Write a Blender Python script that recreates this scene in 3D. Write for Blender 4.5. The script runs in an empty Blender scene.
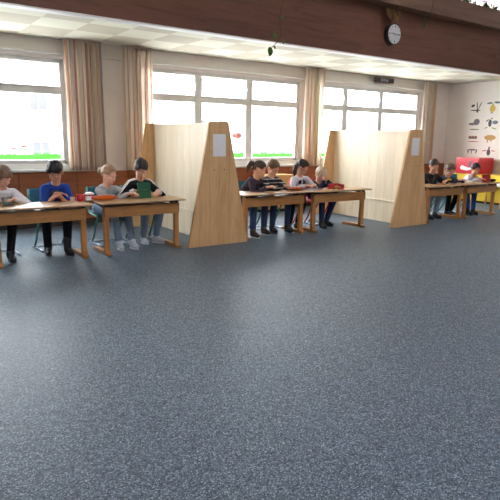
import bpy, bmesh, math, random
from mathutils import Vector, Matrix, Euler, noise
V = Vector
random.seed(7)
S = bpy.context.scene
COL = S.collection
R = math.radians
UP = V((0, 0, 1))

# ---------------------------------------------------------------- materials
MATS = {}
class NT:
    def __init__(s, name):
        s.m = bpy.data.materials.new(name); s.m.use_nodes = True
        s.t = s.m.node_tree; s.n = s.t.nodes; s.l = s.t.links
        s.b = s.n['Principled BSDF']
    def add(s, ty, **kw):
        o = s.n.new(ty)
        for k, v in kw.items():
            if k in o.inputs and not hasattr(o, k): o.inputs[k].default_value = v
            else: setattr(o, k, v)
        return o
    def link(s, a, b): s.l.new(a, b)
    def coord(s, scale=(1, 1, 1), loc=(0, 0, 0), kind='Object', rot=(0, 0, 0)):
        c = s.n.new('ShaderNodeTexCoord'); mp = s.n.new('ShaderNodeMapping')
        mp.inputs['Scale'].default_value = scale; mp.inputs['Location'].default_value = loc; mp.inputs['Rotation'].default_value = rot
        s.link(c.outputs[kind], mp.inputs['Vector']); return mp.outputs['Vector']
    def noise(s, vec, scale, detail=3, rough=.55, dist=0):
        o = s.n.new('ShaderNodeTexNoise')
        o.inputs['Scale'].default_value = scale; o.inputs['Detail'].default_value = detail
        o.inputs['Roughness'].default_value = rough; o.inputs['Distortion'].default_value = dist
        s.link(vec, o.inputs['Vector']); return o.outputs['Fac']
    def ramp(s, fac, stops, interp='LINEAR'):
        o = s.n.new('ShaderNodeValToRGB'); e = o.color_ramp; e.interpolation = interp
        while len(e.elements) < len(stops): e.elements.new(.5)
        for el, (p, c) in zip(e.elements, stops): el.position = p; el.color = (*c, 1)
        s.link(fac, o.inputs['Fac']); return o.outputs['Color']
    def mix(s, fac, a, b, mode='MIX'):
        o = s.n.new('ShaderNodeMix'); o.data_type = 'RGBA'; o.blend_type = mode
        for i, x in ((0, fac), (6, a), (7, b)):
            if isinstance(x, (float, int)): o.inputs[i].default_value = x
            elif isinstance(x, tuple): o.inputs[i].default_value = (*x, 1)
            else: s.link(x, o.inputs[i])
        return o.outputs[2]
    def math(s, op, a, b=0.0):
        o = s.n.new('ShaderNodeMath'); o.operation = op
        for i, x in ((0, a), (1, b)):
            if isinstance(x, (float, int)): o.inputs[i].default_value = x
            else: s.link(x, o.inputs[i])
        return o.outputs[0]
    def color(s, c):
        if isinstance(c, tuple): s.b.inputs['Base Color'].default_value = (*c, 1)
        else: s.link(c, s.b.inputs['Base Color'])
    def bump(s, h, strength=.2, dist=.01):
        o = s.n.new('ShaderNodeBump'); o.inputs['Strength'].default_value = strength; o.inputs['Distance'].default_value = dist
        s.link(h, o.inputs['Height']); s.link(o.outputs['Normal'], s.b.inputs['Normal'])
    def set(s, rough=.6, metal=0, spec=.5):
        s.b.inputs['Roughness'].default_value = rough; s.b.inputs['Metallic'].default_value = metal
        s.b.inputs['Specular IOR Level'].default_value = spec

def srgb(r, g, b):
    f = lambda c: (c/255/12.92 if c/255 <= .04045 else ((c/255+.055)/1.055)**2.4)
    return (f(r), f(g), f(b))
def scale(c, k): return tuple(min(1, x*k) for x in c)

def plain(name, c, rough=.6, metal=0, spec=.5, var=.12, sc=30, bump=0):
    if name in MATS: return MATS[name]
    t = NT(name); v = t.coord()
    f = t.noise(v, sc)
    t.color(t.ramp(f, [(.3, scale(c, 1-var)), (.7, scale(c, 1+var))]))
    t.set(rough, metal, spec)
    if bump: t.bump(f, bump, .004)
    MATS[name] = t.m; return t.m

def fabric(name, c, var=.18): return plain(name, c, .92, 0, .15, var, 70, .25)

def wood(name, c1, c2, axis='Z', rough=.45, board=0, spec=.5, knots=False, grain=18, bcol=None):
    t = NT(name); st = {'X': (.12, 1, 1), 'Y': (1, .12, 1), 'Z': (1, 1, .12)}[axis]
    v = t.coord(st); n = t.noise(v, grain, 5, .6, 1.2)
    col = t.ramp(n, [(.28, c2), (.5, c1), (.75, scale(c1, 1.12))])
    if board:
        sep = t.n.new('ShaderNodeSeparateXYZ'); t.link(t.coord(), sep.inputs[0])
        src = sep.outputs[{'X': 'Z', 'Y': 'Z', 'Z': 'X'}[axis]]
        if axis == 'Z': src = t.math('ADD', sep.outputs['X'], sep.outputs['Y'])
        q = t.math('DIVIDE', src, board)
        fl = t.math('FLOOR', q); fr = t.math('FRACT', q)
        w = t.n.new('ShaderNodeTexWhiteNoise'); w.noise_dimensions = '1D'; t.link(fl, w.inputs['W'])
        col = t.mix(t.math('MULTIPLY', w.outputs['Value'], .28), col, scale(c2, .8))
        ln = t.math('LESS_THAN', fr, .012/board*.35)
        col = t.mix(t.math('MULTIPLY', ln, .5), col, scale(c2, .4))
    if knots:
        vo = t.n.new('ShaderNodeTexVoronoi'); vo.inputs['Scale'].default_value = 3.1
        t.link(t.coord((1, 1, .75)), vo.inputs['Vector'])
        k = t.ramp(vo.outputs['Distance'], [(.035, (1, 1, 1)), (.075, (0, 0, 0))])
        col = t.mix(t.math('MULTIPLY', k, .65), col, srgb(120, 72, 40))
    t.color(col); t.set(rough, 0, spec); t.bump(n, .06, .003)
    MATS[name] = t.m; return t.m

PINE = wood('pine_end_board', srgb(222, 180, 128), srgb(204, 159, 106), 'Z', .5, .16, .4, True, 14)
PINEB = wood('pale_spruce_board', srgb(246, 231, 204), srgb(239, 219, 184), 'Z', .42, .2, .5, False, 10)
DESK = wood('desk_beech', srgb(182, 128, 72), srgb(150, 99, 52), 'X', .38, 0, .5, False, 20)
DESKTOP = wood('desk_top_beech', srgb(196, 160, 116), srgb(172, 134, 92), 'X', .27, 0, .6, False, 16)
DESKLEG = wood('desk_leg_beech', srgb(182, 126, 70), srgb(152, 98, 52), 'Z', .4, 0, .5, False, 20)
BROWN = wood('dark_brown_planking', srgb(122, 82, 67), srgb(97, 63, 52), 'X', .55, .28, .35, False, 9)
BROWN2 = wood('mid_brown_planking', srgb(124, 96, 80), srgb(102, 78, 64), 'X', .5, 0, .35, False, 9)
WAINSCOT = wood('reddish_brown_panelling', srgb(158, 92, 58), srgb(128, 70, 44), 'X', .5, 0, .4, False, 9)
LIGHTWOOD = wood('light_beech_veneer', srgb(216, 166, 112), srgb(196, 142, 90), 'X', .45, 0, .4, False, 12)
DARKMETAL = plain('dark_metal', srgb(50, 46, 44), .5, .6)
WHITE = plain('white_paint', srgb(236, 234, 230), .5, 0, .4, .02, 8)
FRAMEW = plain('white_window_frame', srgb(232, 231, 230), .4, 0, .4, .02, 8)
PLASTER = plain('cream_plaster', srgb(238, 231, 226), .9, 0, .2, .03, 3, .1)
PAPER = plain('white_paper', srgb(240, 240, 242), .7, 0, .3, .02, 20)
TEAL = plain('teal_tube_enamel', srgb(48, 140, 128), .35, .1, .5, .08)
TEALB = plain('teal_chair_shell', srgb(32, 92, 108), .5, 0, .4, .12)
STEEL = plain('pale_steel_tube', srgb(176, 190, 204), .3, .7, .5, .05)
REDT = plain('red_tube_enamel', srgb(205, 36, 52), .35, .1, .5, .08)
REDB = plain('red_chair_shell', srgb(190, 42, 56), .5, 0, .4, .1)
BLACK = plain('black_plastic', srgb(26, 26, 28), .45, 0, .4, .1)

def mat_carpet():
    t = NT('speckled_blue_grey_carpet'); v = t.coord()
    def cells(sc):
        o = t.n.new('ShaderNodeTexVoronoi'); o.inputs['Scale'].default_value = sc; t.link(v, o.inputs['Vector'])
        q = t.n.new('ShaderNodeSeparateColor'); t.link(o.outputs['Color'], q.inputs[0]); return q.outputs[0], o.outputs['Distance']
    a, da = cells(185); b, db = cells(95); c = t.noise(v, .55, 2, .5)
    col = t.ramp(a, [(.0, srgb(16, 24, 32)), (.34, srgb(42, 55, 67)), (.62, srgb(78, 96, 112)), (.84, srgb(124, 144, 160)), (1, srgb(204, 218, 224))])
    col2 = t.ramp(b, [(.0, srgb(36, 47, 59)), (.5, srgb(72, 89, 105)), (1, srgb(124, 142, 156))])
    col = t.mix(.42, col, col2)
    col = t.mix(t.math('MULTIPLY', c, .16), col, srgb(76, 90, 102))
    t.color(col); t.set(.48, 0, .36); t.bump(da, .12, .003)
    return t.m
def mat_ceiling():
    t = NT('checker_ceiling_tiles')
    v = t.coord((1/.61, 1/.61, 1/.61), (-1.98/.61, -7.56/.61, .5))
    ch = t.n.new('ShaderNodeTexChecker'); ch.inputs['Scale'].default_value = 1
    ch.inputs['Color1'].default_value = (*srgb(226, 222, 204), 1); ch.inputs['Color2'].default_value = (*srgb(200, 191, 173), 1)
    t.link(v, ch.inputs['Vector'])
    n = t.noise(t.coord(), 40, 2)
    t.color(t.mix(t.math('MULTIPLY', n, .1), ch.outputs['Color'], srgb(200, 192, 170))); t.set(.85, 0, .2); t.bump(n, .1, .004)
    return t.m
def mat_curtain():
    t = NT('striped_curtain_cloth')
    c = t.n.new('ShaderNodeTexCoord'); sep = t.n.new('ShaderNodeSeparateXYZ'); t.link(c.outputs['UV'], sep.inputs[0])
    f = t.math('FRACT', t.math('MULTIPLY', sep.outputs['X'], 1.0))
    base = srgb(246, 236, 226)
    st = [(0, base), (.10, srgb(200, 148, 130)), (.14, base), (.22, srgb(214, 198, 160)), (.28, srgb(168, 112, 98)), (.31, base),
          (.42, srgb(226, 186, 140)), (.47, base), (.56, srgb(148, 148, 172)), (.59, base), (.68, srgb(188, 130, 108)), (.73, base), (.80, srgb(196, 190, 150)), (.85, base), (.93, srgb(176, 124, 110)), (.96, base)]
    col = t.ramp(f, st, 'CONSTANT')
    col = t.mix(.35, col, base)
    t.color(col); t.set(.95, 0, .1)
    tr = t.n.new('ShaderNodeBsdfTranslucent'); t.link(col, tr.inputs['Color'])
    mx = t.n.new('ShaderNodeMixShader'); mx.inputs[0].default_value = .62
    t.link(t.b.outputs[0], mx.inputs[1]); t.link(tr.outputs[0], mx.inputs[2])
    t.link(mx.outputs[0], t.n['Material Output'].inputs['Surface'])
    return t.m
def mat_glass():
    t = NT('thin_window_glass')
    tr = t.n.new('ShaderNodeBsdfTransparent'); gl = t.n.new('ShaderNodeBsdfGlossy'); gl.inputs['Roughness'].default_value = .02
    nz = t.noise(t.coord(), 3); rc = t.ramp(nz, [(0, (.97, .98, .98)), (1, (.99, 1, 1))]); t.link(rc, tr.inputs['Color'])
    lw = t.n.new('ShaderNodeLayerWeight'); lw.inputs['Blend'].default_value = .5
    fr = t.math('ADD', t.math('MULTIPLY', t.math('POWER', lw.outputs['Facing'], 5.0), .6), .03)
    mx = t.n.new('ShaderNodeMixShader'); t.link(fr, mx.inputs[0]); t.link(tr.outputs[0], mx.inputs[1]); t.link(gl.outputs[0], mx.inputs[2])
    t.link(mx.outputs[0], t.n['Material Output'].inputs['Surface']); t.n.remove(t.b)
    return t.m
def mat_film(name, c):
    t = NT(name); col = t.ramp(t.noise(t.coord(), 14), [(.3, scale(c, .75)), (.7, scale(c, 1.2))]); t.color(col); t.set(.6)
    tr = t.n.new('ShaderNodeBsdfTranslucent'); t.link(col, tr.inputs['Color'])
    mx = t.n.new('ShaderNodeMixShader'); mx.inputs[0].default_value = .75
    t.link(t.b.outputs[0], mx.inputs[1]); t.link(tr.outputs[0], mx.inputs[2])
    t.link(mx.outputs[0], t.n['Material Output'].inputs['Surface'])
    return t.m
CARPET, CEIL, CURT, GLASS = mat_carpet(), mat_ceiling(), mat_curtain(), mat_glass()
GRASSFILM = mat_film('green_window_film', scale(srgb(90, 216, 70), .36)); PINKFILM = mat_film('red_window_film', scale(srgb(240, 196, 190), .48))

# ---------------------------------------------------------------- mesh helpers
class MB:
    def __init__(s): s.bm = bmesh.new()
    def box(s, x0, x1, y0, y1, z0, z1, mi=0):
        r = bmesh.ops.create_cube(s.bm, size=1, matrix=Matrix.Translation(((x0+x1)/2, (y0+y1)/2, (z0+z1)/2)) @ Matrix.Diagonal((abs(x1-x0), abs(y1-y0), abs(z1-z0), 1)))
        for f in {f for v in r['verts'] for f in v.link_faces}: f.material_index = mi
        return s
    def ell(s, c, rad, M=None, sub=3, mi=0):
        M = M or Matrix.Identity(3)
        r = bmesh.ops.create_icosphere(s.bm, subdivisions=sub, radius=1, matrix=Matrix.Translation(V(c)) @ M.to_4x4() @ Matrix.Diagonal((*rad, 1)))
        for f in {f for v in r['verts'] for f in v.link_faces}: f.material_index = mi; f.smooth = True
        return s
    def cyl(s, a, b, r1, r2=None, seg=16, mi=0, caps=True):
        a, b = V(a), V(b); r2 = r1 if r2 is None else r2; d = b-a
        q = UP.rotation_difference(d).to_matrix().to_4x4()
        r = bmesh.ops.create_cone(s.bm, cap_ends=caps, segments=seg, radius1=max(r1, 1e-4), radius2=max(r2, 1e-4), depth=d.length, matrix=Matrix.Translation((a+b)/2) @ q)
        for f in {f for v in r['verts'] for f in v.link_faces}: f.material_index = mi; f.smooth = len(f.verts) == 4
        return s
    def cap(s, a, b, r1, r2=None, seg=16):
        r2 = r1 if r2 is None else r2
        s.cyl(a, b, r1, r2, seg); s.ell(a, (r1,)*3, sub=2); s.ell(b, (r2,)*3, sub=2); return s
    def chain(s, pts, rads):
        for i in range(len(pts)-1): s.cap(pts[i], pts[i+1], rads[i], rads[i+1])
        return s
    def tube(s, pts, r, seg=10):
        pts = [V(p) for p in pts]; rings = []
        n = None
        for i, p in enumerate(pts):
            d = (pts[min(i+1, len(pts)-1)]-pts[max(i-1, 0)]).normalized()
            if n is None: n = d.orthogonal().normalized()
            n = (n-d*n.dot(d)).normalized(); bn = d.cross(n)
            rings.append([s.bm.verts.new(p+(n*math.cos(t)+bn*math.sin(t))*r) for t in [2*math.pi*k/seg for k in range(seg)]])
        for a, b in zip(rings, rings[1:]):
            for k in range(seg):
                f = s.bm.faces.new((a[k], a[(k+1) % seg], b[(k+1) % seg], b[k])); f.smooth = True
        s.bm.faces.new(list(reversed(rings[0]))); s.bm.faces.new(rings[-1]); return s
    def prism(s, pts, y0, y1, plane='XZ', mi=0):
        mk = {'XZ': lambda p, t: (p[0], t, p[1]), 'YZ': lambda p, t: (t, p[0], p[1]), 'XY': lambda p, t: (p[0], p[1], t)}[plane]
        a = [s.bm.verts.new(mk(p, y0)) for p in pts]; b = [s.bm.verts.new(mk(p, y1)) for p in pts]
        fs = [s.bm.faces.new(a), s.bm.faces.new(list(reversed(b)))]
        n = len(pts)
        for i in range(n): fs.append(s.bm.faces.new((a[(i+1) % n], a[i], b[i], b[(i+1) % n])))
        for f in fs: f.material_index = mi
        return s
    def build(s, name, mats, parent=None, bevel=0, voxel=0, smooth=0, T=None):
        bmesh.ops.recalc_face_normals(s.bm, faces=s.bm.faces)
        if T is not None: bmesh.ops.transform(s.bm, matrix=T, verts=s.bm.verts)
        me = bpy.data.meshes.new(name); s.bm.to_mesh(me); s.bm.free()
        for m in (mats if isinstance(mats, (list, tuple)) else [mats]): me.materials.append(m)
        o = bpy.data.objects.new(name, me); COL.objects.link(o)
        if bevel:
            b = o.modifiers.new('b', 'BEVEL'); b.width = bevel; b.segments = 2; b.limit_method = 'ANGLE'; b.angle_limit = R(50)
        if voxel:
            r = o.modifiers.new('r', 'REMESH'); r.mode = 'VOXEL'; r.voxel_size = voxel; r.use_smooth_shade = True
            if smooth:
                sm = o.modifiers.new('s', 'SMOOTH'); sm.factor = .5; sm.iterations = smooth
        if voxel:
            dg = bpy.context.evaluated_depsgraph_get(); dg.update()
            ev = bpy.data.meshes.new_from_object(o.evaluated_get(dg)); o.modifiers.clear(); o.data = ev; ev.name = name
            ev.polygons.foreach_set('use_smooth', [True]*len(ev.polygons))
        if parent is not None:
            o.parent = parent; o.matrix_parent_inverse = parent.matrix_basis.inverted()
        return o

def tag(o, label=None, cat=None, group=None, kind=None):
    for k, v in (('label', label), ('category', cat), ('group', group), ('kind', kind)):
        if v: o[k] = v
    return o
def thing(name, label, cat, loc=(0, 0, 0), group=None, rz=0):
    o = bpy.data.objects.new(name, None); COL.objects.link(o); o.location = loc; o.rotation_euler = (0, 0, rz); o.empty_display_size = .1
    return tag(o, label, cat, group)
def lpart(mb, name, mats, parent, **kw):           # mesh given in the parent's local frame
    o = mb.build(name, mats, None, **kw); o.parent = parent; return o
def copy_tree(o, parent=None):
    c = o.copy(); COL.objects.link(c)
    if parent: c.parent = parent
    for ch in list(o.children): copy_tree(ch, c)
    return c

# ---------------------------------------------------------------- setting
YW, ZC, XR = 9.1, 2.99, 12.92
XL, YR, ZT = -5.5, -6.5, 6.2
tag(MB().box(XL-.2, XR+.2, YR-.2, YW+.3, -.2, 0).build('floor', CARPET), kind='structure')
# back wall with three openings
WIN = [(-.55, 2.68), (4.02, 7.66), (8.05, 11.68)]
ZB, ZH = 1.03, 2.69
mb = MB()
xs = [XL-.2] + [v for w in WIN for v in w] + [XR+.2]
for i in range(0, len(xs), 2): mb.box(xs[i], xs[i+1], YW, YW+.3, 0, 3.25)
for a, b in WIN:
    mb.box(a, b, YW, YW+.3, 0, ZB).box(a, b, YW, YW+.3, ZH, 3.25)
tag(mb.build('wall_back', PLASTER), kind='structure')
tag(MB().box(XR, XR+.2, YR, YW, 0, ZT).build('wall_right', PLASTER), kind='structure')
tag(MB().box(XL-.2, XL, YR, YW, 0, ZT).build('wall_left', plain('sand_brick', srgb(176, 146, 120), .9, 0, .2, .12, 6)), kind='structure')
# wainscot panelling below the windows
mb = MB()
x = XL
while x < XR-.01:
    x2 = min(x+.92, XR); mb.box(x+.003, x2-.003, YW-.03, YW, .1, .90); x = x2
tag(mb.build('trim_1', WAINSCOT, bevel=.003), kind='structure')
tag(MB().box(XL, XR, YW-.045, YW-.0305, 0, .1).build('baseboard_back', plain('dark_skirting', srgb(60, 48, 44), .5)), kind='structure')
# window sills and the white rail above the windows
for i, (a, b) in enumerate(WIN):
    tag(MB().box(a-.04, b+.04, YW-.12, YW+.06, .915, .95).box(a, b, YW-.03, YW+.0, .95, ZB).build('trim_%d' % (i+2), WHITE, bevel=.006), kind='structure')
tag(MB().box(XL, 12.35, YW-.07, YW, 2.755, 2.785).build('trim_5', WHITE, bevel=.004), kind='structure')

def window(n, a, b, mull):
    root = tag(bpy.data.objects.new('window_%d' % n, None), kind='structure'); COL.objects.link(root); root.location = ((a+b)/2, YW+.08, ZB)
    f = MB(); y0, y1 = YW+.03, YW+.11
    f.box(a, a+.06, y0, y1, ZB, ZH).box(b-.06, b, y0, y1, ZB, ZH).box(a, b, y0, y1, ZB, ZB+.05).box(a, b, y0, y1, ZH-.05, ZH)
    f.box(a+.05, b-.05, y0-.006, y1-.004, 2.165, 2.245)
    for m in mull: f.box(m-.05, m+.05, y0-.012, y1-.008, ZB+.04, ZH-.04)
    f.build('window_frame', FRAMEW, root, bevel=.006)
    xs = [a+.05]+[v for m in mull for v in (m-.05, m+.05)]+[b-.05]
    for i in range(0, len(xs), 2):
        for z0, z1 in ((ZB+.045, 2.165), (2.245, ZH-.045)):
            p, q = xs[i], xs[i+1]; s = MB(); yy0, yy1 = y0-.02, y0+.04; w = .028
            s.box(p, p+w, yy0, yy1, z0, z1).box(q-w, q, yy0, yy1, z0, z1).box(p+w, q-w, yy0, yy1, z0, z0+w*.8).box(p+w, q-w, yy0, yy1, z1-w*.8, z1)
            sh = s.build('sash', FRAMEW, root, bevel=.005)
            MB().box(p+w-.005, q-w+.005, y0+.005, y0+.013, z0+.02, z1-.02).build('pane', GLASS, sh)
        if i < len(xs)-2:
            hz = 2.42
            h = MB().box(xs[i+1]-.03, xs[i+1]-.01, y0-.045, y0-.015, hz-.02, hz+.06).cap((xs[i+1]-.02, y0-.05, hz+.05), (xs[i+1]-.02, y0-.055, hz-.06), .009).build('handle', STEEL, root)
    return root
window(1, *WIN[0], (.55, 1.62) if False else (.95,))
window(2, *WIN[1], (5.17, 6.345))
window(3, *WIN[2], (9.05, 10.25))

# low gallery: ceiling, dark balcony front, white edge, planter board
tag(MB().box(XL, XR, 6.63, YW, ZC, 3.12).build('ceiling', CEIL), kind='structure')
tag(MB().box(XL, XR, 6.58, 6.72, 2.895, 3.98).build('wall_balcony', BROWN), kind='structure')
tag(MB().box(XL, XR, 6.575, 6.73, 2.876, 2.894).build('trim_6', WHITE, bevel=.003), kind='structure')
tag(MB().box(XL, XR, 6.36, 6.40, 3.70, 4.03).box(XL, XR, 6.40, 6.575, 3.70, 3.73).build('trim_7', BROWN2, bevel=.004), kind='structure')
tag(MB().box(XL, XR, 6.41, 6.575, 3.735, 3.95).build('planting_soil', plain('dark_soil', srgb(60, 45, 36), .95), None), 'dark soil filling the long planter on the balcony edge', 'soil', kind='stuff')
# upper storey wall behind the gallery with a band of windows, and the hall roof with added light slots
mb = MB().box(XL, XR, YW, YW+.3, 3.25, 4.1).box(XL, XR, YW, YW+.3, 5.6, ZT)
for k in range(7): mb.box(XL+k*3.07-.1, XL+k*3.07+.1, YW, YW+.3, 4.1, 5.6)
tag(mb.build('wall_upper', PLASTER), kind='structure')
# roof slab; unseen slots added and sized to set the hall light
OPEN = [(-3.6, -3.1, -4.2, 4.4), (1.6, 2.1, -4.2, 4.4), (6.8, 7.3, -4.2, 4.4)]
mb = MB()
mb.box(XL, XR, YR, -4.2, ZT, ZT+.25).box(XL, XR, 4.4, YW+.3, ZT, ZT+.25)
xs = [XL]+[v for o in OPEN for v in o[:2]]+[XR]
for i in range(0, len(xs), 2): mb.box(xs[i], xs[i+1], -4.2, 4.4, ZT, ZT+.25)
tag(mb.build('ceiling_hall', wood('brown_hall_ceiling', srgb(150, 118, 92), srgb(124, 96, 74), 'X', .6, .2, .3, False, 6)), kind='structure')
# rear wall behind the viewpoint with low unseen slots added to light the hall
mb = MB().box(XL, XR, YR-.3, YR, 0, 1.6).box(XL, XR, YR-.3, YR, 1.8, ZT)
for k in range(7): mb.box(XL+k*3.07-.25, XL+k*3.07+.25, YR-.3, YR, 1.6, 1.8)
tag(mb.build('wall_rear', plain('sand_brick', srgb(176, 146, 120), .9, 0, .2, .12, 6)), kind='structure')

# outside
tag(MB().box(-40, 60, YW+.31, 90, -1.3, -1.0).box(-40, 60, -60, YR-.31, -1.3, -1.0).build('ground_outside', plain('pale_bounce_ground', srgb(225, 223, 216), .9, 0, .2, .06, 2)), kind='structure')  # ground put in pale to bounce daylight up onto the gallery ceiling

HOUSEW = plain('pale_render_facade', srgb(214, 208, 202), .9, 0, .2, .03, 2); PANEC = plain('dark_house_window', srgb(62, 62, 68), .3, 0, .4, .1); ROOFC = plain('pale_grey_roof_tile', srgb(120, 108, 104), .9, 0, .2, .1, 3)
def house(x0, x1, y0, zt, label, cols, rows):
    root = thing('house', label, 'house', ((x0+x1)/2, y0, -1.0), 'houses across the street')
    MB().box(x0, x1, y0, y0+8, -1.0, zt).build('wall', HOUSEW, root)
    MB().prism([(y0-.5, zt), (y0+8.5, zt), (y0+4, zt+2.6)], x0-.4, x1+.4, 'YZ').build('roof', ROOFC, root)
    for i in range(cols):
        for j in range(rows):
            cx = x0+(i+.5)*(x1-x0)/cols; cz = -1+(j+.55)*(zt+1)/rows
            f = MB().box(cx-.5, cx+.5, y0-.06, y0, cz-.65, cz+.65).build('window', WHITE, root)
            MB().box(cx-.42, cx-.03, y0-.08, y0-.055, cz-.57, cz+.57).box(cx+.03, cx+.42, y0-.08, y0-.055, cz-.57, cz+.57).build('pane', PANEC, f)
    MB().box(x0+.3, x0+.3+(x1-x0)*.35, y0-1.2, y0, (zt-1)/2-.2, (zt-1)/2).box(x0+.3, x0+.3+(x1-x0)*.35, y0-1.2, y0-1.15, (zt-1)/2, (zt-1)/2+.9).build('balcony', HOUSEW, root)
house(6.6, 9.8, 30, 4.6, 'pale narrow house seen through the leftmost window pane', 2, 2)
house(-4, 5.4, 38, 6.5, 'wide pale house at the left edge beyond the leftmost window', 5, 3)
house(24, 36, 44, 7.5, 'pale house seen through the middle window', 5, 3)

# ---------------------------------------------------------------- curtains
def curtain(x0, x1, label, seed, spread=.0):
    rnd = random.Random(seed); bm = bmesh.new(); uvl = bm.loops.layers.uv.new('UVMap')
    n, m = 72, 22; w = x1-x0; folds = w/.105; ph = rnd.random()*6
    grid = []
    for j in range(m+1):
        tz = j/m; z = 2.975-tz*(2.975-.93); row = []
        for i in range(n+1):
            u = i/n
            amp = .022+.03*tz+.012*math.sin(u*9+seed)
            y = YW-.175+amp*math.sin(u*folds*2*math.pi+ph+.6*math.sin(u*7+seed)+.4*tz*math.sin(u*11+ph))
            xx = x0+w*u+spread*tz*(u-.3)+.012*math.sin(u*folds*4*math.pi+ph)
            row.append(bm.verts.new((xx, y, z)))
        grid.append(row)
    for j in range(m):
        for i in range(n):
            f = bm.faces.new((grid[j][i], grid[j][i+1], grid[j+1][i+1], grid[j+1][i])); f.smooth = True
            for lp, (a, b) in zip(f.loops, ((i, j), (i+1, j), (i+1, j+1), (i, j+1))): lp[uvl].uv = (a/n*w*2.1+seed*.37, b/m)
    root = thing('curtain', label, 'curtain', ((x0+x1)/2, YW-.16, .93), 'curtains at the windows')
    me = bpy.data.meshes.new('cloth'); bm.to_mesh(me); bm.free(); me.materials.append(CURT)
    o = bpy.data.objects.new('cloth', me); COL.objects.link(o); o.parent = root; o.matrix_parent_inverse = root.matrix_basis.inverted()
    s = o.modifiers.new('s', 'SOLIDIFY'); s.thickness = .003
    MB().box(x0, x1, YW-.19, YW-.15, 2.955, 2.985).build('heading_tape', CURT, root)
curtain(2.64, 3.26, 'wide striped curtain right of the window over the boy in the blue T-shirt', 1, .02)
curtain(3.60, 4.14, 'striped curtain hanging just left of the three-part window above the near wooden divider', 2)
curtain(7.66, 8.22, 'striped curtain on the narrow pier between the two three-part windows', 3)
curtain(11.62, 12.16, 'striped curtain nearest the room corner with the animal posters', 4)

# ---------------------------------------------------------------- window stickers
def grass(x0, x1, label, seed):
    rnd = random.Random(seed); pts = [(x0, 1.105)]; x = x0
    pts.append((x1, 1.105)); top = []
    while x < x1:
        top.append((x, 1.17+rnd.random()*.02)); top.append((min(x+.014, x1), 1.205+rnd.random()*.05)); x += .03
    pts += [(x1, 1.16)]+list(reversed(top))
    mb = MB(); mb.bm.faces.new([mb.bm.verts.new((p[0], YW+.033, p[1])) for p in pts]); o = mb.build('grass_sticker', GRASSFILM)
    tag(o, label, 'window sticker', 'green grass stickers along the window panes')
grass(1.06, 2.565, 'long green paper grass strip on the glass behind the boy in the blue T-shirt', 1)
grass(4.13, 5.07, 'green grass strip on the pane mostly hidden behind the near wooden divider', 2)
grass(5.27, 6.24, 'green grass strip under the red flower, right of the near divider post', 3)
grass(6.46, 7.54, 'green grass strip on the pane above the striped sweater boy', 4)
grass(8.16, 8.95, 'green grass strip on the glass just left of the far divider', 5)
def flower(x, z, r, label):
    mb = MB()
    for k in range(9):
        a = k*.7; rr = r*(.35+.65*random.random()); mb.bm.faces.new([mb.bm.verts.new((x+math.cos(a)*rr+r*.35*math.cos(t), YW+.033-.0002*k, z+math.sin(a)*rr*.45+r*.3*math.sin(t))) for t in [math.pi*2*i/12 for i in range(12)]])
    root = tag(mb.build('flower_sticker', PINKFILM), label, 'window sticker', 'red flower stickers on the panes')
flower(6.08, 1.54, .15, 'red flower sticker on the pane beside the near divider post')
flower(2.0, 1.31, .06, 'pale red flower sticker above the grass strip behind the boy in blue, right one')
flower(1.83, 1.28, .05, 'pale red flower sticker above the grass strip behind the boy in blue, left one')

# ---------------------------------------------------------------- dividers
def divider(cx, y0, y1, label, H=1.71):
    root = thing('room_divider', label, 'room divider', (cx, y0, 0), 'pine room dividers')
    bw, tw = .495, .15
    for yy in (0, y1-y0-.04):
        lpart(MB().prism([(-bw, 0), (bw, 0), (tw, H), (-tw, H)], yy, yy+.04), 'end_panel', PINE, root, bevel=.004)
    lpart(MB().box(-.02, .02, .04, y1-y0-.04, .41, H-.012), 'board', PINEB, root, bevel=.003)
    lpart(MB().box(-.012, .012, .04, y1-y0-.04, .0, .385), 'lower_board', PINEB, root, bevel=.003)
    lpart(MB().box(-.035, .035, .04, y1-y0-.04, .385, .41), 'ledge', PINEB, root, bevel=.003)
    for sx in (-.08, .08):
        lpart(MB().cyl((sx, -.004, 1.06), (sx, .002, 1.06), .008, seg=12), 'screw', DARKMETAL, root)
    tag(MB().box(cx-.103, cx+.103, y0-.003, y0-.0005, 1.245, 1.545).build('paper_sheet', PAPER),
        'white paper sheet on the front of the ' + ('near' if cx < 5 else 'far') + ' wooden divider', 'paper', 'paper sheets on the dividers')
divider(3.915, 6.32, 8.42, 'near pine room divider with slanted ends, right of the child with the green book')
divider(7.735, 6.03, 8.05, 'far pine room divider with slanted ends, behind the red box on the desk', 1.685)

# ---------------------------------------------------------------- desks
def make_desk():
    root = thing('school_desk', 'x', 'desk', (0, 0, 0), 'two-seat wooden school desks')
    lpart(MB().box(-.59, .59, -.05, .46, .657, .68), 'tabletop', DESKTOP, root, bevel=.006)
    for s in (-1, 1):
        c = s*.495
        lpart(MB().prism([(c-.035, .045), (c+.035, .045), (c+.032, .635), (c-.032, .635)], .05, .105), 'leg', DESKLEG, root, bevel=.006)
        lpart(MB().prism([(.0, 0), (.52, 0), (.52, .03), (.45, .05), (.05, .05), (.0, .03)], c-.032, c+.032, 'YZ'), 'foot', DESKLEG, root, bevel=.006)
        lpart(MB().prism([(.03, .657), (.40, .657), (.38, .63), (.10, .595), (.03, .595)], c-.02, c+.02, 'YZ'), 'bracket', DARKMETAL, root, bevel=.003)
    lpart(MB().box(-.525, .525, .025, .048, .484, .624), 'front_panel', DESK, root, bevel=.004)
    lpart(MB().box(-.455, .455, .07, .40, .586, .60), 'shelf', DARKMETAL, root, bevel=.003)
    return root
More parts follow.
